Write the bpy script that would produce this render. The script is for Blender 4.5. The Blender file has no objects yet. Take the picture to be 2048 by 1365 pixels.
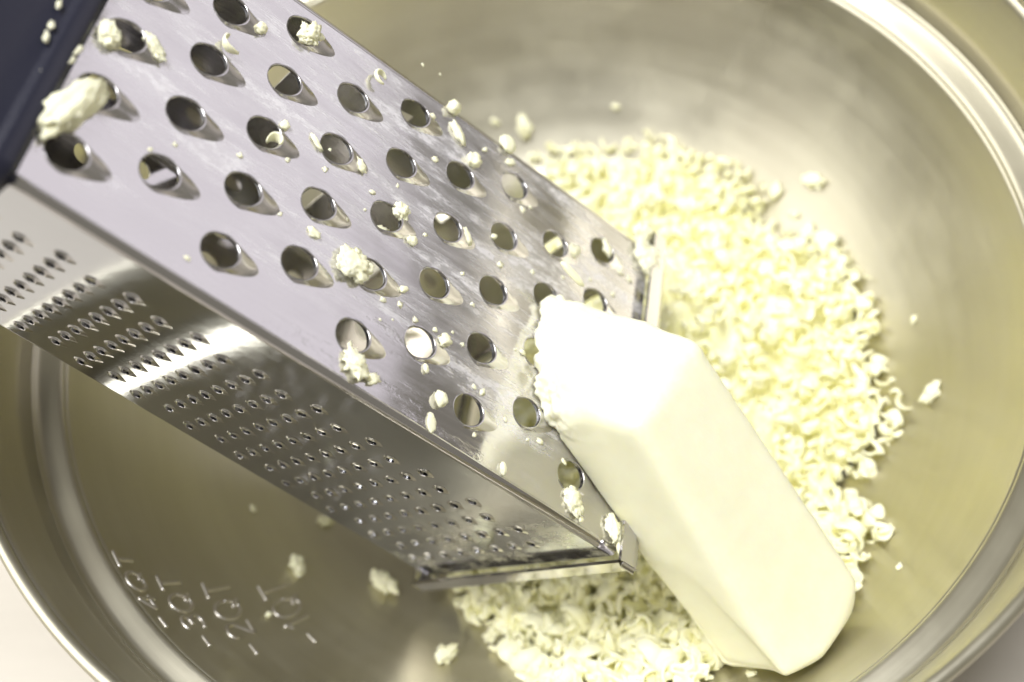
import bpy, bmesh, math, random
from mathutils import Vector, Matrix, noise
from mathutils.geometry import delaunay_2d_cdt

# ------------------------------------------------------------------ camera
SC = bpy.context.scene
COL = SC.collection
CAM = Vector((0.0255592, -0.1676414, 0.3314336))
RIGHT = Vector((0.99308066, 0.0, -0.11743421))
UPV = Vector((0.05729086, 0.87292473, 0.48447928))
FWD = Vector((-0.10251123, 0.48785492, -0.86688467))
FPX = 2307.0
cd = bpy.data.cameras.new('camera')
cam = bpy.data.objects.new('camera', cd)
COL.objects.link(cam)
cam.matrix_world = Matrix(((RIGHT.x, UPV.x, -FWD.x, CAM.x), (RIGHT.y, UPV.y, -FWD.y, CAM.y),
                           (RIGHT.z, UPV.z, -FWD.z, CAM.z), (0, 0, 0, 1)))
cd.sensor_width = 36.0
cd.lens = FPX / 2048.0 * 36.0
cd.clip_start, cd.clip_end = 0.01, 50.0
cd.dof.use_dof = True
cd.dof.focus_distance = 0.255
cd.dof.aperture_fstop = 8.0
SC.camera = cam

# ------------------------------------------------------------------ light
w = bpy.data.worlds.new('World')
SC.world = w
w.use_nodes = True
bg = w.node_tree.nodes['Background']
bg.inputs[0].default_value = (1.0, 0.94, 0.79, 1)
bg.inputs[1].default_value = 0.24


def area(name, loc, target, sx, sy, power, color):
    ld = bpy.data.lights.new(name, 'AREA')
    ld.shape = 'RECTANGLE'
    ld.size, ld.size_y = sx, sy
    ld.energy = power
    ld.color = color
    o = bpy.data.objects.new(name, ld)
    COL.objects.link(o)
    o.location = loc
    o.rotation_euler = (Vector(target) - Vector(loc)).to_track_quat('-Z', 'Y').to_euler()
    return o


area('ceiling_light', (-0.14, 0.12, 1.45), (0, 0, 0), 0.6, 0.6, 19.0, (0.985, 0.985, 1.0))
area('window_light', (1.25, 0.80, 0.62), (-0.02, 0.0, 0.15), 1.1, 0.75, 1.95, (0.94, 0.895, 1.0))
area('room_light', (-1.02, 0.06, 1.02), (0.0, 0.0, 0.05), 1.6, 1.3, 14.5, (1.0, 0.975, 0.91))

SC.view_settings.view_transform = 'Standard'
SC.view_settings.look = 'None'
SC.view_settings.exposure = 0.27
SC.view_settings.gamma = 1.0
SC.view_settings.use_curve_mapping = False
SC.cycles.use_denoising = True
SC.cycles.use_adaptive_sampling = True
SC.cycles.adaptive_threshold = 0.02
SC.cycles.max_bounces = 12
SC.cycles.glossy_bounces = 6
SC.cycles.diffuse_bounces = 9
SC.cycles.sample_clamp_indirect = 4.0

rnd = random.Random(7)


# ------------------------------------------------------------------ helpers
def link(name, mesh, mat=None, parent=None):
    o = bpy.data.objects.new(name, mesh)
    COL.objects.link(o)
    if mat is not None and mesh is not None and len(mesh.materials) == 0:
        mesh.materials.append(mat)
    if parent is not None:
        o.parent = parent
    return o


def mesh_from(name, verts, faces, smooth=True):
    me = bpy.data.meshes.new(name)
    me.from_pydata([tuple(v) for v in verts], [], faces)
    me.validate()
    if smooth:
        me.shade_smooth()
    me.update()
    return me


def tag(o, label, cat, group=None, kind=None):
    if label:
        o['label'] = label
    if cat:
        o['category'] = cat
    if group:
        o['group'] = group
    if kind:
        o['kind'] = kind
    return o


def empty(name, parent=None):
    o = bpy.data.objects.new(name, None)
    COL.objects.link(o)
    o.empty_display_size = 0.02
    if parent is not None:
        o.parent = parent
    return o


def solidify(o, t, offset=-1.0):
    m = o.modifiers.new('thickness', 'SOLIDIFY')
    m.thickness = t
    m.offset = offset
    return m


def pix(x, y, depth):
    """point of the place seen along a photo direction at a given depth"""
    return CAM + (RIGHT * ((x - 1024) / FPX) - UPV * ((y - 682.5) / FPX) + FWD) * depth


def project(p):
    d = p - CAM
    z = d.dot(FWD)
    return 1024 + FPX * d.dot(RIGHT) / z, 682.5 - FPX * d.dot(UPV) / z, z


# ------------------------------------------------------------------ materials
class NT:
    def __init__(self, name):
        self.m = bpy.data.materials.new(name)
        self.m.use_nodes = True
        self.t = self.m.node_tree
        self.b = self.t.nodes['Principled BSDF']
        self.out = self.t.nodes['Material Output']

    def n(self, kind, **kw):
        nd = self.t.nodes.new(kind)
        for k, v in kw.items():
            setattr(nd, k, v)
        return nd

    def set(self, nd, name, val):
        s = nd.inputs[name]
        if hasattr(val, 'is_linked') or isinstance(val, bpy.types.NodeSocket):
            self.t.links.new(val, s)
        else:
            s.default_value = val
        return nd

    def l(self, a, b):
        self.t.links.new(a, b)

    def math(self, op, a, b=None, c=None):
        nd = self.n('ShaderNodeMath', operation=op)
        for i, v in enumerate((a, b, c)):
            if v is None:
                continue
            if isinstance(v, bpy.types.NodeSocket):
                self.l(v, nd.inputs[i])
            else:
                nd.inputs[i].default_value = v
        return nd.outputs[0]

    def noise(self, vec, scale, detail=3.0, rough=0.55):
        nd = self.n('ShaderNodeTexNoise')
        self.l(vec, nd.inputs['Vector'])
        nd.inputs['Scale'].default_value = scale
        nd.inputs['Detail'].default_value = detail
        nd.inputs['Roughness'].default_value = rough
        return nd.outputs[0]

    def ramp(self, fac, lo, hi, a=0.0, b=1.0):
        nd = self.n('ShaderNodeMapRange')
        nd.interpolation_type = 'SMOOTHSTEP'
        self.l(fac, nd.inputs[0])
        for i, v in enumerate((lo, hi, a, b)):
            nd.inputs[i + 1].default_value = v
        return nd.outputs[0]

    def mapping(self, vec, scale, loc=(0, 0, 0), rot=(0, 0, 0)):
        nd = self.n('ShaderNodeMapping')
        self.l(vec, nd.inputs[0])
        nd.inputs['Scale'].default_value = scale
        nd.inputs['Location'].default_value = loc
        nd.inputs['Rotation'].default_value = rot
        return nd.outputs[0]

    def obj(self):
        return self.n('ShaderNodeTexCoord').outputs['Object']

    def bump(self, h, strength, dist, normal=None):
        nd = self.n('ShaderNodeBump')
        nd.inputs['Strength'].default_value = strength
        nd.inputs['Distance'].default_value = dist
        self.l(h, nd.inputs['Height'])
        if normal is not None:
            self.l(normal, nd.inputs['Normal'])
        return nd.outputs[0]


def mat_bowl():
    g = NT('brushed_bowl_steel')
    b = g.b
    co = g.obj()
    sp = g.n('ShaderNodeSeparateXYZ')
    g.l(co, sp.inputs[0])
    x, y, z = sp.outputs
    th = g.math('ARCTAN2', y, x)
    rr = g.math('SQRT', g.math('ADD', g.math('MULTIPLY', x, x), g.math('MULTIPLY', y, y)))
    arc = g.math('ADD', g.math('MULTIPLY', rr, 900.0), g.math('MULTIPLY', z, 900.0))
    cx = g.n('ShaderNodeCombineXYZ')
    g.l(g.math('MULTIPLY', g.math('COSINE', th), 2.2), cx.inputs[0])
    g.l(g.math('MULTIPLY', g.math('SINE', th), 2.2), cx.inputs[1])
    g.l(arc, cx.inputs[2])
    lines = g.noise(cx.outputs[0], 1.0, 4.0, 0.65)
    cx2 = g.n('ShaderNodeCombineXYZ')
    g.l(g.math('MULTIPLY', g.math('COSINE', th), 1.3), cx2.inputs[0])
    g.l(g.math('MULTIPLY', g.math('SINE', th), 1.3), cx2.inputs[1])
    g.l(g.math('MULTIPLY', arc, 0.16), cx2.inputs[2])
    broad = g.noise(cx2.outputs[0], 1.0, 3.0, 0.6)
    blot = g.noise(co, 38.0, 4.0, 0.6)
    mixc = g.n('ShaderNodeMix', data_type='RGBA')
    g.l(g.ramp(broad, 0.3, 0.7), mixc.inputs[0])
    mixc.inputs[6].default_value = (0.56, 0.532, 0.425, 1)
    mixc.inputs[7].default_value = (0.585, 0.557, 0.45, 1)
    g.l(mixc.outputs[2], b.inputs['Base Color'])
    b.inputs['Metallic'].default_value = 1.0
    rgh = g.math('ADD', g.ramp(broad, 0.2, 0.8, 0.28, 0.31), g.ramp(blot, 0.35, 0.75, 0.0, 0.06))
    g.l(rgh, b.inputs['Roughness'])
    b.inputs['Anisotropic'].default_value = 0.75
    b.inputs['Anisotropic Rotation'].default_value = 0.25
    tg = g.n('ShaderNodeTangent', direction_type='RADIAL', axis='Z')
    g.l(tg.outputs[0], b.inputs['Tangent'])
    bp = g.bump(lines, 0.20, 0.00012)
    bp = g.bump(blot, 0.05, 0.0008, bp)
    g.l(bp, b.inputs['Normal'])
    return g.m


def mat_steel(name, base=(0.58, 0.565, 0.575), rough=0.13, film=0.0, wave=0.1, end_film=False):
    """sheet steel; film > 0 leaves greasy butter smears drawn out along the grating direction (local x)"""
    g = NT(name)
    b = g.b
    co = g.obj()
    b.inputs['Base Color'].default_value = (*base, 1)
    b.inputs['Metallic'].default_value = 1.0
    sl = g.noise(g.mapping(co, (4.0, 900.0, 900.0)), 1.0, 3.0, 0.6)
    dents = g.noise(g.mapping(co, (1, 1, 1)), 32.0, 2.0, 0.5)
    rg = g.ramp(sl, 0.3, 0.7, rough * 0.75, rough * 1.3)
    bp = g.bump(dents, wave, 0.0015)
    bp = g.bump(sl, 0.04, 0.00004, bp)
    if film > 0:
        m1 = g.noise(g.mapping(co, (22, 120, 120), rot=(0, 0, 0.14)), 1.0, 7.0, 0.72)
        m2 = g.noise(g.mapping(co, (42, 60, 60), (3, 1, 0)), 1.0, 5.0, 0.62)
        m3 = g.noise(g.mapping(co, (220, 420, 420), (3, 1, 0)), 1.0, 4.0, 0.7)
        sp = g.n('ShaderNodeSeparateXYZ')
        g.l(co, sp.inputs[0])
        # the butter was rubbed over the middle of the face: the film thins out towards the sharp corner
        zone = g.ramp(g.math('ADD', sp.outputs[1], g.math('MULTIPLY', g.math('SUBTRACT', m2, 0.5), 0.05)),
                      -0.074, -0.048)
        thin = g.ramp(m1, 0.36, 0.60)
        thick = g.math('MULTIPLY', g.ramp(m1, 0.50, 0.62), g.ramp(m3, 0.42, 0.58))
        fac = g.math('MULTIPLY', zone, g.math('ADD', g.math('MULTIPLY', thin, 0.30 * film),
                                              g.math('MULTIPLY', thick, 0.5 * film)))
        fac = g.math('MINIMUM', fac, 0.9)
        g.l(g.math('ADD', rg, g.math('MULTIPLY', g.math('MULTIPLY', zone, g.ramp(m2, 0.25, 0.75)), 0.12)),
            b.inputs['Roughness'])
        bp = g.bump(thick, 0.12, 0.0002, bp)
        g.l(bp, b.inputs['Normal'])
        f = g.n('ShaderNodeBsdfPrincipled')
        f.inputs['Base Color'].default_value = (0.80, 0.79, 0.82, 1)
        f.inputs['Roughness'].default_value = 0.42
        g.l(bp, f.inputs['Normal'])
        mx = g.n('ShaderNodeMixShader')
        g.l(fac, mx.inputs[0])
        g.l(b.outputs[0], mx.inputs[1])
        g.l(f.outputs[0], mx.inputs[2])
        g.l(mx.outputs[0], g.out.inputs[0])
    elif end_film:
        sp = g.n('ShaderNodeSeparateXYZ')
        g.l(co, sp.inputs[0])
        m1 = g.noise(g.mapping(co, (90, 90, 60)), 1.0, 6.0, 0.7)
        fac = g.math('MULTIPLY', g.ramp(sp.outputs[0], 0.112, 0.143), g.ramp(m1, 0.46, 0.62, 0.0, 0.55))
        g.l(g.math('ADD', rg, g.math('MULTIPLY', fac, 0.3)), b.inputs['Roughness'])
        bp = g.bump(m1, 0.15, 0.0004, bp)
        g.l(bp, b.inputs['Normal'])
        f = g.n('ShaderNodeBsdfPrincipled')
        f.inputs['Base Color'].default_value = (0.82, 0.80, 0.62, 1)
        f.inputs['Roughness'].default_value = 0.4
        g.l(bp, f.inputs['Normal'])
        mx = g.n('ShaderNodeMixShader')
        g.l(fac, mx.inputs[0])
        g.l(b.outputs[0], mx.inputs[1])
        g.l(f.outputs[0], mx.inputs[2])
        g.l(mx.outputs[0], g.out.inputs[0])
    else:
        g.l(rg, b.inputs['Roughness'])
        g.l(bp, b.inputs['Normal'])
    return g.m


def mat_butter(name, base, sss=0.35, scale=0.0025, bumpy=0.25, fine=700.0, glow=0.0):
    g = NT(name)
    b = g.b
    co = g.obj()
    n1 = g.noise(co, 120.0, 4.0, 0.6)
    n2 = g.noise(co, fine, 4.0, 0.65)
    mixc = g.n('ShaderNodeMix', data_type='RGBA')
    g.l(g.ramp(n1, 0.3, 0.7), mixc.inputs[0])
    mixc.inputs[6].default_value = (base[0], base[1], base[2], 1)
    mixc.inputs[7].default_value = (min(1, base[0] * 1.02), min(1, base[1] * 1.035), min(1, base[2] * 1.05), 1)
    g.l(mixc.outputs[2], b.inputs['Base Color'])
    b.inputs['Roughness'].default_value = 0.42
    b.inputs['Specular IOR Level'].default_value = 0.4
    b.inputs['Subsurface Weight'].default_value = sss
    b.inputs['Subsurface Radius'].default_value = (1.0, 0.88, 0.26)
    b.inputs['Subsurface Scale'].default_value = scale
    bp = g.bump(n1, bumpy * 0.12, 0.0006)
    bp = g.bump(n2, bumpy, 0.0002, bp)
    g.l(bp, b.inputs['Normal'])
    if glow > 0:      # thin shavings let light through
        tr = g.n('ShaderNodeBsdfTranslucent')
        tr.inputs[0].default_value = (0.985, 0.95, 0.62, 1)
        mx = g.n('ShaderNodeMixShader')
        mx.inputs[0].default_value = glow
        g.l(b.outputs[0], mx.inputs[1])
        g.l(tr.outputs[0], mx.inputs[2])
        g.l(mx.outputs[0], g.out.inputs[0])
    return g.m


def mat_plastic():
    g = NT('black_plastic')
    b = g.b
    co = g.obj()
    n1 = g.noise(g.mapping(co, (60, 25, 60)), 1.0, 5.0, 0.65)
    n2 = g.noise(co, 900.0, 3.0, 0.6)
    mixc = g.n('ShaderNodeMix', data_type='RGBA')
    g.l(g.ramp(n1, 0.52, 0.78), mixc.inputs[0])
    mixc.inputs[6].default_value = (0.012, 0.013, 0.028, 1)
    mixc.inputs[7].default_value = (0.045, 0.047, 0.072, 1)
    g.l(mixc.outputs[2], b.inputs['Base Color'])
    g.l(g.ramp(n1, 0.3, 0.7, 0.30, 0.48), b.inputs['Roughness'])
    g.l(g.bump(n2, 0.25, 0.0002), b.inputs['Normal'])
    return g.m


def mat_table():
    g = NT('cream_worktop')
    b = g.b
    co = g.obj()
    n1 = g.noise(g.mapping(co, (3.0, 26.0, 3.0), rot=(0, 0, 0.7)), 1.0, 5.0, 0.6)
    mixc = g.n('ShaderNodeMix', data_type='RGBA')
    g.l(g.ramp(n1, 0.3, 0.7), mixc.inputs[0])
    mixc.inputs[6].default_value = (0.48, 0.445, 0.39, 1)
    mixc.inputs[7].default_value = (0.54, 0.505, 0.445, 1)
    g.l(mixc.outputs[2], b.inputs['Base Color'])
    b.inputs['Roughness'].default_value = 0.45
    return g.m


M_BOWL = mat_bowl()
M_COARSE = mat_steel('smeared_sheet_steel', film=1.0, rough=0.09, wave=0.12)
M_FINE = mat_steel('polished_sheet_steel', rough=0.10, wave=0.05)
M_FINEF = mat_steel('fine_face_steel', base=(0.545, 0.555, 0.595), rough=0.10, wave=0.05, end_film=True)
M_TOOTH = mat_steel('punched_steel', rough=0.17, wave=0.0)
M_BAND = mat_steel('bright_steel_band', rough=0.2, wave=0.0)
M_MARK = mat_steel('embossed_steel', base=(0.68, 0.65, 0.61), rough=0.36, wave=0.0)
M_BUTTER = mat_butter('block_butter', (0.96, 0.94, 0.69))
M_CURL = mat_butter('grated_butter', (0.98, 0.96, 0.69), sss=0.15, scale=0.0010, bumpy=0.2, fine=1100.0, glow=0.0)
M_PLASTIC = mat_plastic()
M_TABLE = mat_table()

# ------------------------------------------------------------------ table
tv = [(-1.2, -1.2, -0.0035), (1.2, -1.2, -0.0035), (1.2, 1.2, -0.0035), (-1.2, 1.2, -0.0035)]
to = link('table', mesh_from('table', tv, [(0, 1, 2, 3)], False), M_TABLE)
tag(to, 'pale cream worktop under and around the steel bowl', 'table', kind='structure')

# ------------------------------------------------------------------ bowl
WALL = [(0.0, 0.0), (0.03, 0.0), (0.05, 0.0), (0.066, 0.0012), (0.080, 0.0065), (0.092, 0.0145), (0.106, 0.028),
        (0.1165, 0.042), (0.1245, 0.056), (0.1298, 0.0695)]


def catmull(P, n):
    out = []
    for i in range(len(P) - 1):
        p0 = P[max(i - 1, 0)]
        p1, p2 = P[i], P[i + 1]
        p3 = P[min(i + 2, len(P) - 1)]
        for k in range(n):
            t = k / n
            out.append(tuple(0.5 * ((2 * b) + (-a + c) * t + (2 * a - 5 * b + 4 * c - d) * t * t + (-a + 3 * b - 3 * c + d) * t ** 3)
                             for a, b, c, d in zip(p0, p1, p2, p3)))
    out.append(P[-1])
    return out


PROFILE = catmull(WALL, 6)


def bowl_z(r):
    if r >= PROFILE[-1][0]:
        return PROFILE[-1][1]
    for (r0, z0), (r1, z1) in zip(PROFILE, PROFILE[1:]):
        if r0 <= r <= r1 and r1 > r0:
            return z0 + (z1 - z0) * (r - r0) / (r1 - r0)
    return 0.0


def bowl_r(z):
    for (r0, z0), (r1, z1) in zip(PROFILE, PROFILE[1:]):
        if z0 <= z <= z1 and z1 > z0:
            return r0 + (r1 - r0) * (z - z0) / (z1 - z0)
    return PROFILE[-1][0]


def bowl_normal(x, y):
    r = math.hypot(x, y)
    e = 0.001
    s = (bowl_z(r + e) - bowl_z(max(r - e, 0))) / (2 * e)
    n = Vector((-s * x / max(r, 1e-6), -s * y / max(r, 1e-6), 1.0))
    return n.normalized()


def lathe(name, prof, seg, mat, parent, closed=False):
    vs, fs = [], []
    for r, z in prof:
        for k in range(seg):
            a = 2 * math.pi * k / seg
            vs.append((r * math.cos(a), r * math.sin(a), z))
    n = len(prof)
    for i in range(n if closed else n - 1):
        i2 = (i + 1) % n
        for k in range(seg):
            k2 = (k + 1) % seg
            fs.append((i * seg + k, i * seg + k2, i2 * seg + k2, i2 * seg + k))
    return link(name, mesh_from(name, vs, fs), mat, parent)


bowl = empty('mixing_bowl')
tag(bowl, 'round brushed stainless steel mixing bowl holding the grater and butter', 'bowl')
wallp = [(max(r, 0.0004), z) for r, z in PROFILE]
o = lathe('bowl_wall', wallp, 256, M_BOWL, bowl)
solidify(o, 0.0008, 1.0)
# stepped ledge and upper collar
step = [(0.1298, 0.0695), (0.1301, 0.0702), (0.1306, 0.0706), (0.1313, 0.07085), (0.133, 0.0713), (0.1350, 0.0718),
        (0.1360, 0.0722), (0.1366, 0.0729), (0.1369, 0.0742)]
o = lathe('stepped_ledge', step, 256, M_BOWL, bowl)
solidify(o, 0.0008, 1.0)
coll = [(0.1369, 0.0742), (0.1376, 0.082), (0.1386, 0.090), (0.1396, 0.0975), (0.1401, 0.1008)]
o = lathe('collar', coll, 256, M_BOWL, bowl)
solidify(o, 0.0008, 1.0)
rim = []
for k in range(16):
    a = 2 * math.pi * k / 16
    rim.append((0.1416 + 0.0016 * math.cos(a), 0.1022 + 0.0017 * math.sin(a)))
lathe('rolled_rim', rim, 256, M_BOWL, bowl, closed=True)


# raised volume marks on the wall: tick, number, QT
def ell(cx, cy, rx, ry, n=20):
    return [(cx + rx * math.cos(2 * math.pi * k / n), cy + ry * math.sin(2 * math.pi * k / n)) for k in range(n + 1)]


STROKES = {
    '-': (0.75, [[(0.05, 0.5), (0.25, 0.5), (0.5, 0.5)]]),
    '1': (0.50, [[(0.08, 0.78), (0.20, 0.88), (0.28, 1.0), (0.28, 0.5), (0.28, 0.0)]]),
    '2': (0.72, [[(0.04, 0.74), (0.10, 0.92), (0.28, 1.0), (0.47, 0.93), (0.54, 0.75), (0.46, 0.54), (0.25, 0.26), (0.03, 0.0)],
                 [(0.03, 0.0), (0.3, 0.0), (0.58, 0.0)]]),
    '3': (0.72, [[(0.04, 0.88), (0.25, 1.0), (0.48, 0.92), (0.52, 0.72), (0.40, 0.56), (0.22, 0.53)],
                 [(0.22, 0.53), (0.45, 0.47), (0.56, 0.27), (0.46, 0.06), (0.24, 0.0), (0.03, 0.11)]]),
    '4': (0.74, [[(0.44, 0.0), (0.44, 0.5), (0.44, 1.0)], [(0.44, 1.0), (0.22, 0.63), (0.02, 0.28)], [(0.02, 0.28), (0.3, 0.28), (0.60, 0.28)]]),
    'Q': (0.86, [ell(0.36, 0.5, 0.34, 0.5), [(0.42, 0.24), (0.55, 0.09), (0.70, -0.06)]]),
    'T': (0.66, [[(0.0, 1.0), (0.3, 1.0), (0.62, 1.0)], [(0.31, 1.0), (0.31, 0.5), (0.31, 0.0)]]),
}


def wall_mark(text, az0, z0, az1, z1, height):
    vs, fs = [], []
    pen = 0.0
    RB = 0.00052
    total = sum(STROKES[c][0] for c in text)

    def on_wall(px, py):
        t = px / total
        z = z0 + (z1 - z0) * t + (py - 0.5) * height
        r = bowl_r(z)
        a = math.radians(az0 + (az1 - az0) * t)
        return Vector((r * math.cos(a), r * math.sin(a), z))
    for ch in text:
        wd, strokes = STROKES[ch]
        for st in strokes:
            pts = [on_wall(pen + x, y) for x, y in catmull([tuple(p) for p in st], 5)]
            n = len(pts)
            b0 = len(vs)
            m = 8
            for i, p in enumerate(pts):
                tg = (pts[min(i + 1, n - 1)] - pts[max(i - 1, 0)]).normalized()
                nn = bowl_normal(p.x, p.y)
                sd = nn.cross(tg).normalized()
                end = 0.55 if i in (0, n - 1) else 1.0
                for k in range(m):
                    an = math.pi * 2 * k / m
                    vs.append(p + sd * (RB * 1.2 * math.cos(an) * end) + nn * (RB * 0.95 * math.sin(an) * end))
            for i in range(n - 1):
                for k in range(m):
                    k2 = (k + 1) % m
                    fs.append((b0 + i * m + k, b0 + (i + 1) * m + k, b0 + (i + 1) * m + k2, b0 + i * m + k2))
            fs.append(tuple(b0 + k for k in range(m)))
            fs.append(tuple(b0 + (n - 1) * m + k for k in reversed(range(m))))
        pen += wd
    o = link('volume_mark', mesh_from('volume_mark', vs, fs), M_MARK, bowl)
    o['label'] = 'raised mark reading ' + text.replace('-', '').strip() + ' on the bowl wall'
    return o


wall_mark('-1QT', -125.6, 0.0300, -139.0, 0.0262, 0.0072)
wall_mark('-2QT', -127.6, 0.0465, -141.2, 0.0400, 0.0074)
wall_mark('-3QT', -130.6, 0.0572, -142.8, 0.0527, 0.0068)
wall_mark('-4QT', -134.0, 0.0662, -146.0, 0.0640, 0.0058)

# ------------------------------------------------------------------ grater
GO = Vector((-0.06301427, 0.02239734, 0.17322547))
GU = Vector((0.63285918, -0.1723894, -0.75483187))
GN = Vector((0.76179781, -0.03562139, 0.64683476))
GY = GN.cross(GU)
GM = Matrix(((GU.x, GY.x, GN.x, GO.x), (GU.y, GY.y, GN.y, GO.y), (GU.z, GY.z, GN.z, GO.z), (0, 0, 0, 1)))
GMI = GM.inverted()
grater = empty('box_grater')
grater.matrix_world = GM
tag(grater, 'steel box grater with black plastic handle cap leaning in the bowl', 'grater')
U0, U1 = -9.0, 147.0


def gl(u, v, h=0.0):
    """grater millimetres -> local metres"""
    return Vector((u / 1000.0, -v / 1000.0, h / 1000.0))


def lerp(a, b, t):
    return a + (b - a) * t


def section(u):
    t = (u + 7.0) / 154.0
    ft = Vector((lerp(-8.0, -16.5, t), 0.0))
    ff = Vector((lerp(73.6, 78.2, t), 0.0))
    bf = Vector((lerp(64.5, 67.5, t), lerp(-63.0, -75.0, t)))
    bt = Vector((lerp(1.0, -6.0, t), lerp(-63.0, -75.0, t)))
    return [ft, ff, bf, bt]


RADII = [3.4, 1.7, 2.6, 3.0]


def rounded(u, extra=0.0):
    """per corner: (start tangent point, end tangent point, centre, radius) in (v, h)"""
    c = section(u)
    if extra:
        cen = sum(c, Vector((0, 0))) / 4
        c = [p + Vector((math.copysign(extra, p.x - cen.x), math.copysign(extra, p.y - cen.y))) for p in c]
    out = []
    for i in range(4):
        p, a, b = c[i], c[i - 1], c[(i + 1) % 4]
        d1, d2 = (a - p).normalized(), (b - p).normalized()
        ang = d1.angle(d2)
        rad = RADII[i] + extra
        tl = rad / math.tan(ang / 2)
        cen = p + (d1 + d2).normalized() * (rad / math.sin(ang / 2))
        out.append((p + d1 * tl, p + d2 * tl, cen, rad))
    return out


def arc_pts(s, e, cen, n):
    a0 = math.atan2(s.y - cen.y, s.x - cen.x)
    a1 = math.atan2(e.y - cen.y, e.x - cen.x)
    d = (a1 - a0 + math.pi) % (2 * math.pi) - math.pi
    rad = (s - cen).length
    return [cen + Vector((math.cos(a0 + d * k / n), math.sin(a0 + d * k / n))) * rad for k in range(n + 1)]


def outline(u, extra=0.0, n=6):
    pts = []
    for s, e, c, r in rounded(u, extra):
        pts += arc_pts(s, e, c, n)
    return pts


def side_pts(i, u):
    """panel i runs from corner i to corner i+1"""
    q = rounded(u)
    return q[i][1], q[(i + 1) % 4][0]


def hole_outline(r, n, stretch):
    pts = []
    for k in range(n):
        a = 2 * math.pi * k / n
        c, s = math.cos(a), math.sin(a)
        x = r * c * (stretch if c > 0 else 1.0)
        y = r * s
        pts.append((x, y))
    return pts


def in_poly(x, y, P):
    ins = False
    j = len(P) - 1
    for i in range(len(P)):
        xi, yi = P[i]
        xj, yj = P[j]
        if (yi > y) != (yj > y) and x < (xj - xi) * (y - yi) / (yj - yi) + xi:
            ins = not ins
        j = i
    return ins


def panel(name, i, holes, mat, shape, thick=0.6):
    """holes: (u, w) with w in mm from the panel's first tangent edge; shape: outline in mm"""
    def pos(u, t):
        a, b = side_pts(i, u)
        p = a.lerp(b, t)
        return gl(u, p.x, p.y)

    def width(u):
        a, b = side_pts(i, u)
        return (b - a).length
    S = 90.0
    vs, es = [], []
    nb = 24
    ring = [(lerp(U0, U1, k / nb), 0.0) for k in range(nb)] + [(U1, k / 12) for k in range(12)] + \
           [(lerp(U1, U0, k / nb), 1.0) for k in range(nb)] + [(U0, 1 - k / 12) for k in range(12)]
    for u, t in ring:
        vs.append(Vector((u, t * S)))
    n = len(ring)
    es += [(k, (k + 1) % n) for k in range(n)]
    for hu, hw in holes:
        b = len(vs)
        for dx, dy in shape:
            u = hu + dx
            vs.append(Vector((u, (hw + dy) / width(u) * S)))
        m = len(shape)
        es += [(b + k, b + (k + 1) % m) for k in range(m)]
    ov, oe, of, _, _, _ = delaunay_2d_cdt(vs, es, [], 1, 1e-5)
    rmax = max(max(abs(x), abs(y)) for x, y in shape)
    faces = []
    for f in of:
        c = sum((ov[k] for k in f), Vector((0, 0))) / len(f)
        wmm = c.y / S * width(c.x)
        bad = False
        for hu, hw in holes:
            dx, dy = c.x - hu, wmm - hw
            if abs(dx) < rmax and abs(dy) < rmax and in_poly(dx, dy, shape):
                bad = True
                break
        if not bad:
            faces.append(tuple(f))
    verts = [pos(p.x, p.y / S) for p in ov]
    me = mesh_from(name, verts, faces, False)
    # orient outwards
    cen = Vector((0.07, -0.032, -0.034))
    s = sum((pl.normal.dot(pl.center - cen) for pl in me.polygons))
    if s < 0:
        me.flip_normals()
    o = link(name, me, mat, grater)
    solidify(o, thick / 1000.0, -1.0)
    return o


def tooth_mesh(name, r, tip, H, back, nf, nt):
    """punched tooth (mm): a round hole with a raised lip, highest towards +x, running down to a tail at +x"""
    vs, fs = [], []
    R = r + (0.30 if back < 0.1 else 0.55)
    for i in range(nt + 1):
        t = i / nt
        for j in range(nf):
            ph = 2 * math.pi * j / nf
            c, sn = math.cos(ph), math.sin(ph)
            k = (0.5 + 0.5 * c) ** 1.3
            lip = H * (back + (1 - back) * k)
            lean = 0.10 * r * max(c, 0.0)
            lx, ly = r * c - lean, r * sn
            if c > 0:
                bx, by = lerp(R * c, tip * c, c ** 0.6), R * sn * (1 - 0.18 * c)
            else:
                bx, by = R * c, R * sn
            x, y = lerp(lx, bx, t), lerp(ly, by, t)
            z = lip * (1 - t) ** 1.5 * (1 + 0.5 * t) - 0.04 * t
            vs.append((x / 1000, y / 1000, z / 1000))
    for i in range(nt):
        for j in range(nf):
            j2 = (j + 1) % nf
            fs.append((i * nf + j, (i + 1) * nf + j, (i + 1) * nf + j2, i * nf + j2))
    me = mesh_from(name, vs, fs)
    if sum(p.normal.z for p in me.polygons) < 0:
        me.flip_normals()
    return me


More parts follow.
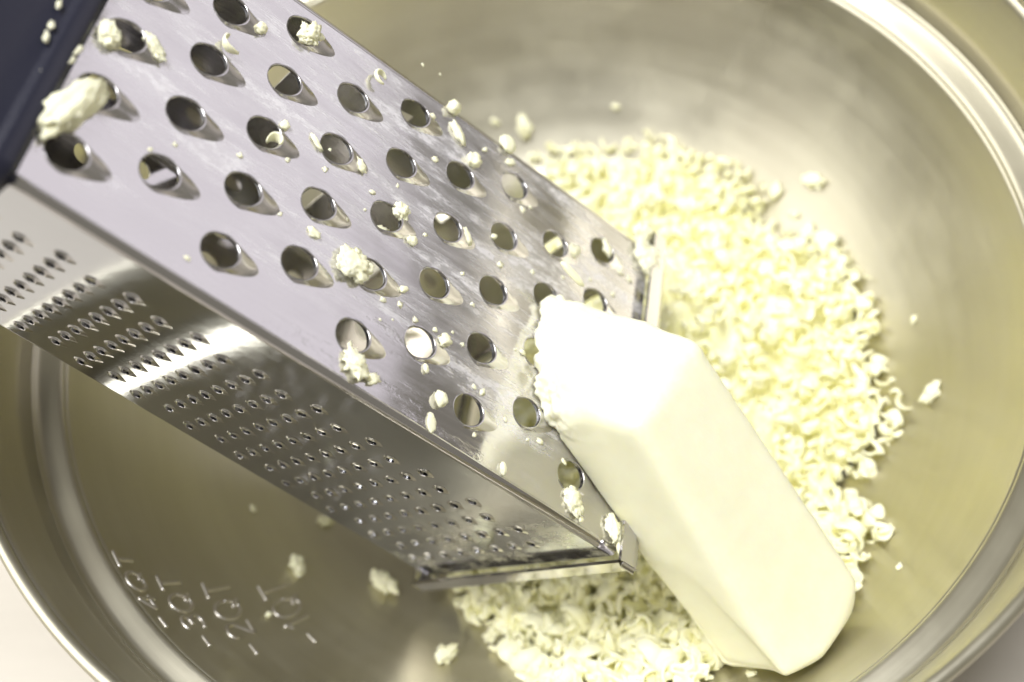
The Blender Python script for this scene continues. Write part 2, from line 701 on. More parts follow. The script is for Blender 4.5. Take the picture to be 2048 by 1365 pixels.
def place_teeth(name, me, mat, i, holes, host, thick, jitter):
    if not me.materials:
        me.materials.append(mat)
    for hu, hw in holes:
        a, b = side_pts(i, hu)
        d = (b - a).normalized()
        p = a + d * hw
        # local frame: x along u, y across the panel, z outwards
        a2, b2 = side_pts(i, hu + 10)
        p2 = a2 + (b2 - a2).normalized() * hw
        P, P2 = gl(hu, p.x, p.y), gl(hu + 10, p2.x, p2.y)
        ex = (P2 - P).normalized()
        ey = (gl(hu, (p + d).x, (p + d).y) - P)
        ey = (ey - ex * ey.dot(ex)).normalized()
        ez = ex.cross(ey)
        cen = Vector((hu / 1000, -0.032, -0.034))
        if ez.dot(P - cen) < 0:
            ey = -ey
            ez = -ez
        o = bpy.data.objects.new(name, me)
        COL.objects.link(o)
        o.parent = host
        sc = 1 + rnd.uniform(-jitter, jitter)
        m = Matrix(((ex.x, ey.x, ez.x, P.x), (ex.y, ey.y, ez.y, P.y), (ex.z, ey.z, ez.z, P.z), (0, 0, 0, 1)))
        o.matrix_local = m @ Matrix.Diagonal((1, 1, sc, 1))
        solidify(o, thick / 1000.0, -1.0)


# coarse face: staggered columns of five and four holes
coarse = []
for i in range(0, 9):
    u = 16.15 * i
    for j in range(9):
        if (i + j) % 2 == 0:
            v = 31.9 + (j - 4) * (7.66 + 0.0062 * u)
            a, b = side_pts(0, u)
            coarse.append((u, v - a.x))
R_C = 4.0
face_c = panel('coarse_grating_face', 0, coarse, M_COARSE, hole_outline(R_C + 0.12, 36, 1.0), 0.7)
face_c['label'] = 'coarse face with round holes, smeared with butter'
place_teeth('coarse_tooth', tooth_mesh('coarse_tooth', R_C, 9.2, 1.25, 0.03, 36, 10), M_TOOTH, 0, coarse, face_c, 0.5, 0.12)

# fine face: staggered rows of eight
fine = []
k = 0
u = -5.0
while u < 140:
    wd = (side_pts(1, u)[1] - side_pts(1, u)[0]).length
    for j in range(8):
        hw = 13.5 + j * (wd - 19.0) / 7.5 + (0.5 * (wd - 19.0) / 7.5 if k % 2 else 0.0)
        if u > -2 or True:
            fine.append((u, hw))
    k += 1
    u += 7.45
face_f = panel('fine_grating_face', 1, fine, M_FINEF, hole_outline(1.5, 20, 1.0), 0.6)
face_f['label'] = 'fine face with rows of small raised teeth'
place_teeth('fine_tooth', tooth_mesh('fine_tooth', 1.3, 3.4, 0.52, 0.5, 20, 7), M_TOOTH, 1, fine, face_f, 0.3, 0.2)

# underside and far side (seen only through the holes and from behind)
under = []
for i in range(11):
    for j in range(5):
        under.append((2 + i * 13.0, 8 + j * 12.0 + (6 if i % 2 else 0)))
panel('underside_face', 2, under, M_FINE, hole_outline(3.0, 16, 1.2), 0.6)
slots = [(8 + i * 30.0, 10 + j * 36.0) for i in range(5) for j in range(2)]
panel('slicing_face', 3, slots, M_FINE, [(-2.0, -10), (2.0, -11), (2.0, 11), (-2.0, 10)], 0.6)

# rounded long edges of the folded sheet
for i in range(4):
    vs, fs = [], []
    NU, NA = 24, 8
    for a in range(NU + 1):
        uu = lerp(U0, U1, a / NU)
        s, e, c, r = rounded(uu)[i]
        for p in arc_pts(s, e, c, NA):
            vs.append(gl(uu, p.x, p.y))
    for a in range(NU):
        for b in range(NA):
            q = a * (NA + 1) + b
            fs.append((q, q + 1, q + NA + 2, q + NA + 1))
    me = mesh_from('folded_edge', vs, fs)
    cen = Vector((0.07, -0.032, -0.034))
    if sum(pl.normal.dot(pl.center - cen) for pl in me.polygons) < 0:
        me.flip_normals()
    o = link('folded_edge', me, M_FINE, grater)
    solidify(o, 0.0006, -1.0)


def hoop(name, prof, mat, n=6):
    """closed ring round the grater; prof = closed list of (u, offset outwards in mm)"""
    vs, fs = [], []
    L = None
    for uu, ex in prof:
        P = outline(uu, ex, n)
        L = len(P)
        vs += [gl(uu, p.x, p.y) for p in P]
    m = len(prof)
    for i in range(m):
        i2 = (i + 1) % m
        for k in range(L):
            k2 = (k + 1) % L
            fs.append((i * L + k, i * L + k2, i2 * L + k2, i2 * L + k))
    me = mesh_from(name, vs, fs, False)
    bm = bmesh.new()
    bm.from_mesh(me)
    bmesh.ops.recalc_face_normals(bm, faces=bm.faces)
    bm.to_mesh(me)
    bm.free()
    o = link(name, me, mat, grater)
    bv = o.modifiers.new('soft', 'BEVEL')
    bv.width = 0.0003
    bv.segments = 2
    bv.limit_method = 'ANGLE'
    return o


hoop('base_band', [(149.6, 0.2), (152.4, 0.5), (152.8, -0.2), (152.6, -1.6), (149.6, -2.6)], M_BAND)
hoop('base_collar', [(146.0, -1.9), (150.4, -2.1), (150.4, -2.8), (146.0, -2.8)], M_FINE)

# black plastic handle: cap with a raised lip, then an arched grip
def loft(name, secs, mat, parent, cap=True):
    vs, fs = [], []
    L = len(secs[0])
    for s in secs:
        vs += s
    for i in range(len(secs) - 1):
        for k in range(L):
            k2 = (k + 1) % L
            fs.append((i * L + k, i * L + k2, (i + 1) * L + k2, (i + 1) * L + k))
    if cap:
        fs.append(tuple(range(L)))
        fs.append(tuple((len(secs) - 1) * L + k for k in range(L)))
    me = mesh_from(name, vs, fs, True)
    bm = bmesh.new()
    bm.from_mesh(me)
    bmesh.ops.recalc_face_normals(bm, faces=bm.faces)
    bm.to_mesh(me)
    bm.free()
    return link(name, me, mat, parent)


handle = empty('handle', grater)
secs = []
for uu, ex in ((-5.8, -1.0), (-6.0, 0.9), (-6.4, 1.7), (-7.2, 2.1), (-9.6, 2.25), (-10.4, 2.0), (-10.9, 1.3), (-11.6, 1.0),
               (-16.0, 0.95), (-24.0, 0.7), (-31.0, 0.0), (-35.5, -2.0), (-38.0, -6.0)):
    secs.append([gl(uu, p.x, p.y) for p in outline(uu, ex, 6)])
o = loft('cap', secs, M_PLASTIC, handle)
grip = []
for k in range(25):
    t = k / 24
    a = math.pi * t
    cv = 32 - 30 * math.cos(a)
    cu_ = -34 - 34 * math.sin(a) ** 0.7
    tu, tvv = -math.cos(a), math.sin(a)
    ring = []
    for q in range(12):
        b = 2 * math.pi * q / 12
        ring.append(gl(cu_ + 6 * math.cos(b) * tu, cv - 6 * math.cos(b) * tvv * (1 if t < .5 else 1), -31 + 10 * math.sin(b)))
    grip.append(ring)
loft('grip', grip, M_PLASTIC, handle)

# ------------------------------------------------------------------ butter stick
def hull_mesh(pts):
    bm = bmesh.new()
    for p in pts:
        bm.verts.new(p)
    r = bmesh.ops.convex_hull(bm, input=bm.verts)
    bmesh.ops.delete(bm, geom=[v for v in bm.verts if not v.link_faces], context='VERTS')
    bmesh.ops.recalc_face_normals(bm, faces=bm.faces)
    me = bpy.data.meshes.new('hull')
    bm.to_mesh(me)
    bm.free()
    return me


C1, C2, C3 = pix(1090, 578, 0.2828), pix(1062, 695, 0.2726), pix(1082, 818, 0.2678)
M0, P4, P2 = pix(1272, 848, 0.2465), pix(1150, 768, 0.2620), pix(1392, 682, 0.2630)
M1, R1, L1 = pix(1602, 1366, 0.2680), pix(1716, 1192, 0.2810), pix(1442, 1338, 0.2880)
H1 = R1 + (L1 - M1)
H0 = P2 + (C3 - M0) * 0.95 + (M1 - M0) * 0.12
BPTS = [C1, C2, C3, M0, P4, P2, L1, H1, H0, pix(1648, 1318, 0.2722), pix(1568, 1356, 0.2680),
        pix(1714, 1160, 0.2792), pix(1704, 1226, 0.2818)]
hm = hull_mesh(BPTS)
tmp = bpy.data.objects.new('tmp', hm)
COL.objects.link(tmp)
md = tmp.modifiers.new('r', 'REMESH')
md.mode = 'VOXEL'
md.voxel_size = 0.00062
sm = tmp.modifiers.new('s', 'SMOOTH')
sm.factor = 0.5
sm.iterations = 110
bpy.context.view_layer.update()
bme = bpy.data.meshes.new_from_object(tmp.evaluated_get(bpy.context.evaluated_depsgraph_get()))
bpy.data.objects.remove(tmp)
axis = (M1 - M0).normalized()
fB = (P2 - M0) - axis * (P2 - M0).dot(axis)
fL = (L1 - M1) - axis * (L1 - M1).dot(axis)
nB = axis.cross(fB).normalized()
if nB.dot(CAM - M0) < 0:
    nB = -nB
nL = axis.cross(fL).normalized()
if nL.dot(CAM - M0) < 0:
    nL = -nL
bme.update()
nors = [v.normal.copy() for v in bme.vertices]
for v, nr in zip(bme.vertices, nors):
    p = v.co.copy()
    x, y, zc = project(p)
    gp = GMI @ p
    # worn, grated end: crumbly near the steel, smooth further down
    along = (p - M0).dot(axis)
    wear = max(0.0, min(1.0, (0.004 - along) / 0.010))
    hgt = gp.z
    rough = max(0.0, min(1.0, 1.0 - (hgt - 0.0005) / 0.009)) * wear
    d = 0.0009 + 0.00012 * noise.noise(p * 30.0) + 0.00006 * noise.noise(p * 210.0)
    d += wear * 0.0011 * noise.noise(p * 150.0)
    d += rough * 0.0032 * (noise.noise(p * 330.0) * 0.7 + noise.noise(p * 800.0) * 0.5)
    # drawn-out ridges on the worn facet
    d += wear * 0.00035 * noise.noise(Vector((p.dot(axis) * 90, p.dot(fB.normalized()) * 420, p.dot(nB) * 200)))
    # pressed-in patch on the shaded side near the lower end
    side = max(0.0, min(1.0, (nr.dot(nL) - 0.15) / 0.6))
    if side > 0:
        q = (x - 1400) * 0.745 - (y - 1180) * 0.667      # right of the crease is positive
        s = 1 / (1 + math.exp((q - 8) / 4.0))
        fall = max(0.0, min(1.0, (y - 1120) / 160.0))
        d -= 0.0020 * s * fall * side
    p = p + nr * d
    gp = GMI @ p
    if gp.x < 0.1535 and gp.z < 0.0004:
        gp.z = 0.0004
        p = GM @ gp
    r = math.hypot(p.x, p.y)
    lim = bowl_r(max(p.z, 0.002)) - 0.0012
    if r > lim:
        p.x *= lim / r
        p.y *= lim / r
    v.co = p
bmb = bmesh.new()
bmb.from_mesh(bme)
near = []
for v in bmb.verts:
    lim = bowl_r(max(v.co.z, 0.002)) - 0.0035
    if math.hypot(v.co.x, v.co.y) > lim:
        near.append(v)
for _ in range(14):
    bmesh.ops.smooth_vert(bmb, verts=near, factor=0.5, use_axis_x=True, use_axis_y=True, use_axis_z=True)
bmb.to_mesh(bme)
bmb.free()
bme.shade_smooth()
bme.materials.clear()
bme.materials.append(M_BUTTER)
cen = sum(BPTS, Vector()) / len(BPTS)
bme.transform(Matrix.Translation(-cen))
butter = link('butter_stick', bme)
butter.location = cen
tag(butter, 'pale yellow stick of butter with one worn end leaning on the grater', 'butter')


# ------------------------------------------------------------------ butter pieces
def curl_mesh(seed, R, sweep, width, thick, helix):
    rr = random.Random(seed)
    n, m = 16, 8
    vs, fs = [], []
    wob = rr.uniform(0, 9)
    for i in range(n + 1):
        t = i / n
        a = sweep * (t - 0.5)
        rad = R * (1 + 0.25 * (t - 0.5)) * (1 + 0.08 * noise.noise(Vector((t * 3, wob, 0))))
        c = Vector((rad * math.cos(a), rad * math.sin(a), helix * (t - 0.5)))
        out = Vector((math.cos(a), math.sin(a), 0.15 * math.sin(wob + 3 * t)))
        taper = (math.sin(math.pi * min(max(t, 0.03), 0.97)) ** 0.45)
        w = width * 0.5 * taper * (1 + 0.25 * noise.noise(Vector((t * 5, wob, 3))))
        th = thick * 0.5 * (0.45 + 0.55 * taper)
        zax = Vector((0, 0, 1)) + out * 0.2 * math.sin(wob)
        for k in range(m):
            b = 2 * math.pi * k / m
            cb, sb = math.cos(b), math.sin(b)
            ex = math.copysign(abs(cb) ** 0.8, cb)
            p = c + zax * (w * ex) + out * (th * sb - 0.25 * thick * (ex * ex))
            p += Vector((noise.noise(p * 900), noise.noise(p * 900 + Vector((5, 0, 0))), noise.noise(p * 900 + Vector((0, 7, 0))))) * 0.00014
            vs.append(p)
    for i in range(n):
        for k in range(m):
            k2 = (k + 1) % m
            fs.append((i * m + k, i * m + k2, (i + 1) * m + k2, (i + 1) * m + k))
    fs.append(tuple(range(m))[::-1])
    fs.append(tuple(n * m + k for k in range(m)))
    cen = sum((Vector(v) for v in vs), Vector()) / len(vs)
    vs = [Vector(v) - cen for v in vs]
    me = mesh_from('butter_curl', vs, fs)
    me.materials.append(M_CURL)
    return me


CURLS = []
for s in range(14):
    rr = random.Random(100 + s)
    CURLS.append(curl_mesh(s, rr.uniform(0.0019, 0.0032), rr.uniform(2.0, 4.6), rr.uniform(0.0024, 0.0040),
                           rr.uniform(0.0007, 0.0010), rr.uniform(-0.0020, 0.0020)))


for s in range(5):
    rr = random.Random(300 + s)
    CURLS.append(curl_mesh(40 + s, rr.uniform(0.0040, 0.0065), rr.uniform(1.1, 1.8), rr.uniform(0.0018, 0.0028),
                           rr.uniform(0.0007, 0.0010), rr.uniform(-0.0015, 0.0015)))


def lump_mesh(seed, sub=3, dims=(1, 1, 1), jag=0.35):
    bm = bmesh.new()
    bmesh.ops.create_icosphere(bm, subdivisions=sub, radius=0.5)
    off = Vector((seed * 3.7, seed * 1.3, seed * 2.1))
    for v in bm.verts:
        p = v.co.normalized()
        k = 1 + jag * (noise.noise(p * 1.5 + off) + 0.7 * noise.noise(p * 3.3 + off) + 0.6 * noise.noise(p * 7.0 + off) + 0.35 * noise.noise(p * 15.0 + off))
        v.co = Vector((p.x * dims[0], p.y * dims[1], p.z * dims[2])) * 0.5 * k
    me = bpy.data.meshes.new('butter_crumb')
    bm.to_mesh(me)
    bm.free()
    me.shade_smooth()
    me.materials.append(M_CURL)
    return me


def cluster_mesh(seed, dims, n=7):
    """ragged clump: torn flakes pressed together into one piece"""
    rr = random.Random(seed)
    bm = bmesh.new()
    core = lump_mesh(seed, 4, (dims[0] * 0.90, dims[1] * 0.90, dims[2] * 0.9), 0.42)
    bm.from_mesh(core)
    bpy.data.meshes.remove(core)
    for i in range(n):
        a = 2 * math.pi * (i + rr.uniform(-0.3, 0.3)) / n
        f = lump_mesh(seed + 31 * (i + 1), 3, (dims[0] * rr.uniform(0.26, 0.42), dims[1] * rr.uniform(0.26, 0.42), dims[2] * rr.uniform(0.25, 0.5)), 0.5)
        rot = Matrix.Rotation(a + rr.uniform(-0.7, 0.7), 4, 'Z') @ Matrix.Rotation(rr.uniform(-0.4, 0.2), 4, 'Y') @ Matrix.Rotation(rr.uniform(-0.4, 0.4), 4, 'X')
        p = Vector((0.36 * dims[0] * math.cos(a), 0.36 * dims[1] * math.sin(a), dims[2] * rr.uniform(-0.25, 0.12)))
        f.transform(Matrix.Translation(p) @ rot)
        bm.from_mesh(f)
        bpy.data.meshes.remove(f)
    me = bpy.data.meshes.new('butter_crumb')
    bm.to_mesh(me)
    bm.free()
    me.shade_smooth()
    me.materials.append(M_CURL)
    return me


def rand_rot(r):
    from mathutils import Quaternion
    u1, u2, u3 = r.random(), r.random() * 2 * math.pi, r.random() * 2 * math.pi
    a, b = math.sqrt(1 - u1), math.sqrt(u1)
    return Quaternion((a * math.sin(u2), a * math.cos(u2), b * math.sin(u3), b * math.cos(u3))).to_matrix().to_4x4()


PILE = [(-0.006, 0.0868), (0.0101, 0.0892), (0.0238, 0.085), (0.036, 0.0865), (0.0555, 0.0752), (0.0722, 0.0623),
        (0.07, 0.0514), (0.087, 0.0392), (0.0983, 0.0205), (0.0977, -0.0059), (0.1002, -0.025), (0.0974, -0.0341),
        (0.0915, -0.04), (0.0838, -0.049), (0.0901, -0.0613), (0.0817, -0.0736), (0.0648, -0.1016), (0.0475, -0.1077),
        (-0.0027, -0.1041), (-0.0099, -0.0892), (-0.0261, -0.0717), (-0.0311, -0.0633), (-0.0238, -0.0198), (-0.0178, 0.0353)]


def edge_dist(x, y):
    best = 1.0
    for i in range(len(PILE)):
        ax, ay = PILE[i]
        bx, by = PILE[(i + 1) % len(PILE)]
        dx, dy = bx - ax, by - ay
        t = max(0.0, min(1.0, ((x - ax) * dx + (y - ay) * dy) / (dx * dx + dy * dy)))
        best = min(best, math.hypot(x - ax - t * dx, y - ay - t * dy))
    return best if in_poly(x, y, PILE) else -best


def heap_h(x, y):
    d = edge_dist(x, y)
    if d <= 0:
        return 0.0
    # higher towards the back of the bowl, thin in front where the metal shows through
    big = 0.027 * math.exp(-(((x - 0.05) / 0.05) ** 2 + ((y - 0.01) / 0.055) ** 2)) + 0.007
    h = big * (1 - math.exp(-d / 0.013))
    h *= 1 + 0.30 * noise.noise(Vector((x * 60, y * 60, 2.0))) + 0.15 * noise.noise(Vector((x * 140, y * 140, 5.0)))
    return max(h, 0.0)


def surf_z(x, y):
    return bowl_z(math.hypot(x, y)) + heap_h(x, y)


BTREE = None


def blocked(p, m):
    """inside or too near the grater box or the butter stick"""
    g = GMI @ p
    if g.x < 0.1535 + m:
        sct = section(min(g.x * 1000, 150))
        v = -g.y * 1000
        if -18 - m * 1000 < v < 79 + m * 1000 and -77 - m * 1000 < g.z * 1000 < m * 1000:
            return True
    q = p - M0
    a = q.dot(axis)
    bl = (M1 - M0).length
    if -0.03 < a < bl + 0.004:
        x = q.dot(fB.normalized())
        y = q.dot(-nB)
        if -0.006 - m < x < fB.length + m and -0.002 - m < y < 0.027 + m:
            return True
    return False


BUT_PX = [(1085, 560), (1390, 680), (1700, 1170), (1600, 1350), (1440, 1340), (1060, 780)]
GRA_PX = [(0, 350), (620, 0), (1310, 510), (1310, 640), (1215, 1100), (845, 1150), (0, 660)]
cands = []
tries = 0
r2 = random.Random(21)
while len(cands) < 4300 and tries < 90000:
    tries += 1
    x, y = r2.uniform(-0.035, 0.105), r2.uniform(-0.11, 0.092)
    d = edge_dist(x, y)
    if d < -0.001:
        continue
    if d < 0.006 and r2.random() > 0.55:
        continue
    h = heap_h(x, y)
    base = bowl_z(math.hypot(x, y))
    layer = r2.random()
    nrm = bowl_normal(x, y)
    z = base + 0.0012 + h * (1 - 0.75 * layer * layer) + r2.uniform(-0.0006, 0.0016)
    p = Vector((x, y, z)) + nrm * 0.0006
    if blocked(p, 0.0022):
        continue
    sc = (0.36 + 0.85 * r2.random() ** 1.5) if y > -0.05 else (0.62 + 1.0 * r2.random() ** 1.2)
    if r2.random() < 0.10:
        sc *= 1.25
    depth_in = h * 0.75 * layer * layer
    cands.append((p, rand_rot(r2), sc, r2.randrange(len(CURLS)), depth_in))


def seen_score(c):
    p, rot, sc, k, dep = c
    x, y, z = project(p)
    if not (-20 < x < 2068 and -20 < y < 1385):
        return -1
    if in_poly(x, y, BUT_PX) or in_poly(x, y, GRA_PX):
        return -1
    return sc / z - dep * 1400


order = sorted(range(len(cands)), key=lambda i: -seen_score(cands[i]))
picked = set(order[:300])
sv, sf = [], []
for i, (p, rot, sc, k, dep) in enumerate(cands):
    m = Matrix.Translation(p) @ rot @ Matrix.Diagonal((sc, sc, sc, 1))
    if i in picked:
        o = bpy.data.objects.new('butter_curl', CURLS[k])
        COL.objects.link(o)
        o.matrix_world = m
        if p.y < -0.05 and p.x < 0.058:
            wh = 'in front, between grater base and butter stick'
        elif p.y > 0.045:
            wh = 'at the back of the heap, beyond the grater'
        elif p.x > 0.078:
            wh = 'along the outer edge of the heap against the steel'
        else:
            wh = 'in the middle of the heap behind the butter stick'
        tag(o, 'pale curl of grated butter ' + wh, 'butter curl', 'grated butter curls ' + wh)
    else:
        b = len(sv)
        me = CURLS[k]
        sv += [m @ v.co for v in me.vertices]
        sf += [tuple(b + q for q in pl.vertices) for pl in me.polygons]
# solid middle of the heap
NX = 70
b0 = len(sv)
idx = {}
for i in range(NX + 1):
    for j in range(NX + 1):
        x, y = lerp(-0.035, 0.105, i / NX), lerp(-0.112, 0.092, j / NX)
        h = heap_h(x, y)
        dd = edge_dist(x, y)
        if dd > 0.004 and h > 0.003:
            z = bowl_z(math.hypot(x, y)) + max(h - 0.0052, h * 0.42) + 0.0009 * noise.noise(Vector((x * 300, y * 300, 0)))
            if not blocked(Vector((x, y, z)), 0.001):
                idx[(i, j)] = len(sv)
                sv.append(Vector((x, y, z)))
for (i, j) in list(idx):
    q = [(i, j), (i + 1, j), (i + 1, j + 1), (i, j + 1)]
    if all(k in idx for k in q):
        sf.append(tuple(idx[k] for k in q))
hme = mesh_from('grated_butter', sv, sf)
hme.materials.append(M_CURL)
heap = link('grated_butter', hme)
tag(heap, 'heap of finely grated pale butter filling the bottom of the bowl', 'grated butter', kind='stuff')


# loose pieces -----------------------------------------------------------
def on_face(px, py, lift=0.0):
    d = (RIGHT * ((px - 1024) / FPX) - UPV * ((py - 682.5) / FPX) + FWD)
    t = (GO + GN * lift - CAM).dot(GN) / d.dot(GN)
    return CAM + d * t


def face_dir(px, py, ang):
    """unit vector lying in the coarse face that runs at an image angle (degrees, 0 = right, 90 = up)"""
    a = math.radians(ang)
    p = on_face(px, py)
    q = on_face(px + 10 * math.cos(a), py - 10 * math.sin(a))
    return (q - p).normalized()


SEED = [500]


def crumb_on(px, py, lpx, wpx, ang, tpx, label, name='butter_crumb', jag=0.35, sub=3, group=None, tilt=0.0, base=0.0):
    """lump on the coarse face: length, width and thickness given as photo pixels at that spot"""
    SEED[0] += 1
    P = on_face(px, py)
    _, _, z = project(P)
    mm = z / FPX
    ex = face_dir(px, py, ang)
    ez = GN
    if tilt:
        q = Matrix.Rotation(tilt, 3, ex)
        ez = q @ ez
    ey = ez.cross(ex)
    dm = (lpx * mm * 1.0, wpx * mm * 1.08, tpx * mm * 0.95)
    me = cluster_mesh(SEED[0], dm) if sub == 4 and lpx < 150 else lump_mesh(SEED[0], sub, dm, jag)
    o = bpy.data.objects.new(name, me)
    COL.objects.link(o)
    c = P + GN * (tpx * mm * 0.33 + base)
    o.matrix_world = Matrix(((ex.x, ey.x, ez.x, c.x), (ex.y, ey.y, ez.y, c.y), (ex.z, ey.z, ez.z, c.z), (0, 0, 0, 1)))
    tag(o, label, 'butter crumb' if 'flake' not in name else 'butter flake', group)
    return o


def curl_on(px, py, size_px, label, k, rot_seed, base=0.0005):
    P = on_face(px, py)
    _, _, z = project(P)
    mm = z / FPX
    o = bpy.data.objects.new('butter_curl', CURLS[k])
    COL.objects.link(o)
    ext = max(CURLS[k].vertices, key=lambda v: v.co.length).co.length * 2
    s = size_px * mm / ext
    rr = random.Random(rot_seed)
    rot = GM.to_3x3().to_4x4() @ Matrix.Rotation(rr.uniform(0, 6.28), 4, 'Z') @ Matrix.Rotation(rr.uniform(-0.5, 0.5), 4, 'X')
    o.matrix_world = Matrix.Translation(P + GN * (base + size_px * mm * 0.16)) @ rot @ Matrix.Diagonal((s, s, s, 1))
    tag(o, label, 'butter curl')
    return o


G = 'coarse face of the grater'
crumb_on(135, 222, 185, 66, 38, 44, 'largest lump of butter, lying against the black handle cap', sub=4, jag=0.36)
crumb_on(214, 75, 60, 42, 80, 34, 'ragged butter lump over the hole nearest the handle cap', sub=4, jag=0.4)
crumb_on(305, 98, 30, 62, 15, 24, 'soft upright butter smear lump beside the hole nearest the handle cap', sub=4)
crumb_on(338, 8, 24, 12, 10, 10, 'small butter crumb in the hood at the top edge of the picture')
curl_on(450, 95, 56, 'ring-shaped butter curl at the top of the coarse face', 3, 5)
crumb_on(520, 60, 26, 22, 20, 20, 'round butter crumb between the two topmost holes')
crumb_on(616, 74, 62, 40, 35, 34, 'thick twisted butter shaving across the hole near the far edge', sub=4, jag=0.42)
curl_on(753, 158, 46, 'thin bent butter thread near the far edge of the grater', 6, 11)
crumb_on(903, 219, 30, 27, 10, 24, 'round butter crumb on the far edge of the grater')
crumb_on(914, 268, 22, 52, 15, 14, 'sail-shaped butter flake standing near the far edge', 'butter_flake', jag=0.3)
crumb_on(862, 236, 16, 14, 10, 12, 'small butter crumb at the rim of a hole below the far edge')
crumb_on(1013, 291, 40, 36, 90, 16, 'heart-shaped butter flake on the far edge', 'butter_flake', jag=0.25)
crumb_on(942, 325, 34, 30, 0, 26, 'rounded butter crumb above a hole near the far edge')
crumb_on(1020, 326, 26, 14, 0, 8, 'flat butter chip just below the heart-shaped flake', 'butter_flake')
crumb_on(568, 253, 24, 18, 50, 12, 'small butter chip above a hole in the upper middle')
curl_on(545, 285, 40, 'curved butter sliver lying in a hole in the upper middle', 8, 4)
crumb_on(631, 286, 12, 40, 20, 10, 'upright butter sliver left of a dark hole', 'butter_flake')
crumb_on(719, 334, 18, 30, 10, 14, 'oval butter crumb right of a dark hole')
crumb_on(798, 427, 38, 34, 60, 24, 'crumbly butter lump beside a hole in the middle of the coarse face', sub=4, jag=0.45)
crumb_on(768, 458, 44, 24, 0, 16, 'pale butter piece filling the lower half of a middle hole', base=-0.002)
crumb_on(822, 483, 26, 20, 20, 12, 'small heart-like butter chip in the middle of the face')
crumb_on(627, 467, 30, 18, -40, 10, 'flat butter flake left of the middle of the face', 'butter_flake')
crumb_on(703, 535, 82, 62, -35, 34, 'star-shaped ragged butter lump over a central hole', sub=4, jag=0.55)
crumb_on(932, 476, 16, 36, 15, 12, 'narrow butter flake on the lip of a hole right of centre', 'butter_flake')
crumb_on(987, 474, 14, 10, 0, 8, 'tiny butter chip on the left rim of a hole right of centre')
crumb_on(1142, 505, 46, 26, 35, 12, 'smeared butter lump near the base end of the coarse face', sub=4, jag=0.45)
crumb_on(1211, 500, 18, 32, 10, 14, 'butter piece poking through the hole nearest the base')
crumb_on(708, 732, 74, 40, -55, 28, 'long crumbly butter lump by the sharp corner of the grater', sub=4, jag=0.42)
crumb_on(744, 760, 28, 22, 0, 14, 'crumbly tail bit below the long butter lump', jag=0.5)
crumb_on(877, 800, 27, 32, 0, 26, 'block-like butter crumb on the clean strip of steel', jag=0.22)
crumb_on(862, 846, 24, 40, -15, 6, 'thin translucent butter flake on the clean strip of steel', 'butter_flake', jag=0.2)
crumb_on(850, 738, 12, 20, 0, 10, 'small butter chip under a low hole')
crumb_on(888, 682, 30, 24, 30, 14, 'ragged butter crumb between two low holes', jag=0.5)
crumb_on(1004, 938, 16, 26, 0, 12, 'butter crumb on the yellow reflection of the stick', jag=0.3)
crumb_on(1145, 1003, 46, 58, 20, 16, 'broad curled butter flake beside the lower side of the stick', 'butter_flake', sub=4, jag=0.4)
crumb_on(1160, 1040, 14, 12, 0, 8, 'tiny butter chip below the broad curled flake')
crumb_on(806, 580, 20, 14, 0, 10, 'small butter crumb right of the star-shaped lump')
crumb_on(1290, 520, 60, 74, 10, 30, 'soft butter lump on the far corner of the grater base', sub=4, jag=0.35)
crumb_on(1280, 470, 54, 40, 20, 30, 'rounded butter lump on the far edge at the base end', sub=4, jag=0.35)
crumb_on(1224, 1062, 34, 58, 30, 22, 'white butter flake wedged at the near corner of the grater base', 'butter_flake', sub=4, jag=0.3)
crumb_on(1238, 1090, 24, 50, 10, 16, 'thin butter flake hanging from the near corner of the base', 'butter_flake', jag=0.3)
crumb_on(1100, 570, 18, 66, 62, 16, 'butter spike sticking up beside the worn end of the stick', 'butter_flake', jag=0.15, base=0.007)

# the many tiny specks left on the steel
specks = [(650, 340), (480, 312), (575, 320), (375, 517), (730, 420), (745, 385), (660, 300), (690, 440), (895, 560), (945, 610),
          (1030, 700), (1045, 705), (1105, 690), (995, 715), (1010, 840), (1055, 880), (1080, 885), (965, 785), (948, 775), (850, 470),
          (1060, 415), (1045, 420), (1000, 530), (1065, 545), (1125, 555), (1240, 545), (925, 548), (765, 600), (785, 640), (760, 640),
          (830, 640), (870, 660), (905, 665), (925, 690), (700, 690), (560, 430), (350, 290), (300, 300), (880, 150), (845, 130),
          (970, 300), (870, 320), (835, 360), (795, 372), (1180, 560), (1225, 590), (1258, 560), (780, 560), (800, 610), (948, 870), (1128, 925)]
r3 = random.Random(77)
for (x, y) in specks:
    s = r3.uniform(5, 12)
    crumb_on(x, y, s * r3.uniform(1, 1.7), s, r3.uniform(0, 180), s * 0.35, 'tiny butter speck stuck to the coarse face of the grater',
             'butter_speck', sub=2, jag=0.7, group='tiny butter specks on the coarse face')

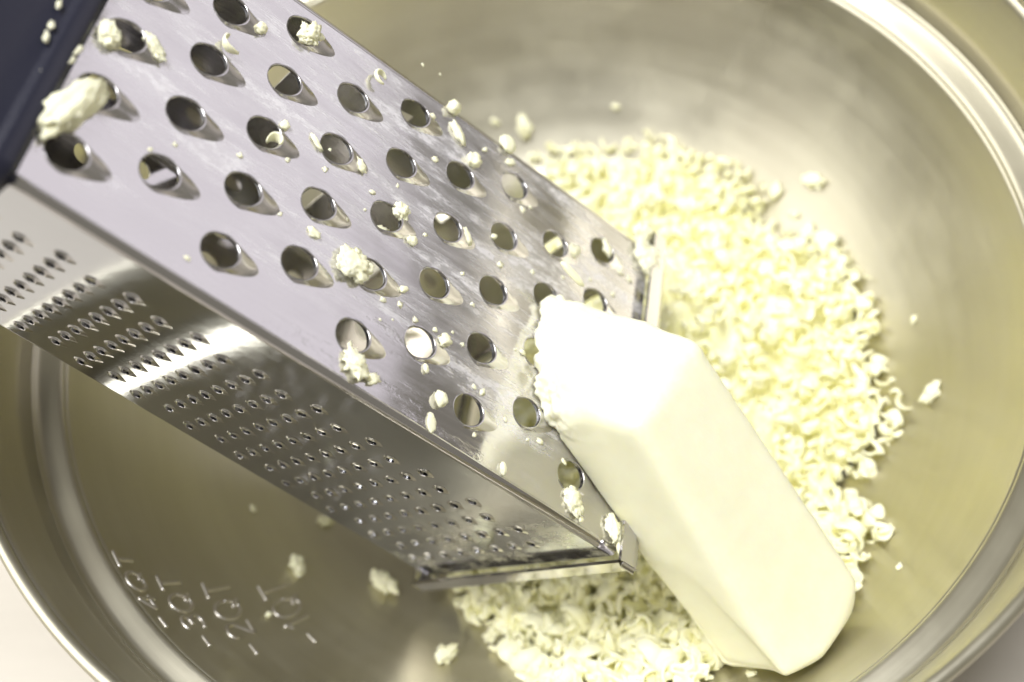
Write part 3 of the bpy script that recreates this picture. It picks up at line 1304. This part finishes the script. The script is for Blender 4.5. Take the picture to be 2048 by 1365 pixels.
# pieces on the bowl wall and floor
BOWLP = [((0.025, 0.0968), 13, 'round butter speck on the back wall above the heap'),
         ((-0.0074, 0.0947), 34, 'butter flake on the back wall just beyond the grater edge'),
         ((0.0868, 0.0567), 34, 'round butter crumb alone on the back wall, upper one of two'),
         ((0.0756, 0.0588), 26, 'round butter crumb just off the upper end of the heap'),
         ((0.0806, 0.0501), 16, 'tiny butter speck beside the upper end of the heap'),
         ((0.0844, 0.0426), 30, 'pointed butter crumb at the notch in the heap'),
         ((0.0891, 0.0383), 40, 'butter shred reaching out of the heap at its notch'),
         ((0.1079, -0.025), 40, 'butter crumb alone on the steel right of the heap'),
         ((0.1002, -0.0144), 12, 'tiny butter speck close to the right edge of the heap'),
         ((-0.0742, -0.0625), 38, 'butter crumb beside the 1QT mark'),
         ((-0.0697, -0.045), 26, 'blurred butter crumb in the shadow below the fine face'),
         ((-0.0508, -0.0654), 46, 'crescent of butter beside the base corner of the grater'),
         ((-0.0303, -0.0887), 42, 'pointed butter flake alone on the front of the bowl floor'),
         ((-0.0883, -0.045), 14, 'tiny butter speck in the dark wall below the fine face'),
         ((-0.0758, -0.0807), 14, 'tiny butter speck between the 1QT and 2QT marks'),
         ((0.0889, -0.0766), 14, 'tiny butter speck on the steel right of the butter stick'),
         ((0.0507, -0.1004), 20, 'small butter bit below the lower end of the butter stick'),
         ((-0.0307, 0.0954), 16, 'blurred butter speck on the back wall nearest the grater'),
         ((-0.0173, 0.0961), 14, 'faint butter speck on the back wall left of the flake'),
         ((0.0932, 0.0298), 18, 'butter bit on the steel beside the upper right of the heap'),
         ((0.1078, 0.0012), 14, 'tiny butter speck midway up the right wall'),
         ((-0.0181, -0.0817), 36, 'short butter shred lying apart in front of the heap'),
         ((-0.0113, -0.0794), 34, 'second butter shred touching the front edge of the heap')]
for i, ((x, y), s, lab) in enumerate(BOWLP):
    nrm = bowl_normal(x, y)
    P = Vector((x, y, bowl_z(math.hypot(x, y))))
    _, _, z = project(P)
    mm = z / FPX
    me = lump_mesh(900 + i, 4, (s * mm * 1.2, s * mm * 0.75, s * mm * 0.5), 0.55)
    o = link('butter_crumb' if s >= 20 else 'butter_speck', me)
    q = nrm.to_track_quat('Z', 'Y').to_matrix().to_4x4() @ Matrix.Rotation(i * 1.7, 4, 'Z')
    o.matrix_world = Matrix.Translation(P + nrm * (s * mm * 0.26)) @ q
    tag(o, lab, 'butter crumb')

# smears of butter on the handle cap edge
r4 = random.Random(5)
for i, (x, y) in enumerate([(95, 62), (84, 85), (128, 115), (120, 100), (150, 60), (147, 112), (135, 130), (110, 20), (75, 150)]):
    s = r4.uniform(8, 18)
    o = crumb_on(x, y, s * 1.7, s * 0.6, r4.uniform(40, 75), 3, 'small butter smear on the edge of the black handle cap', 'butter_speck', sub=3, jag=0.75,
                 group='butter smears on the handle cap', base=0.0018)
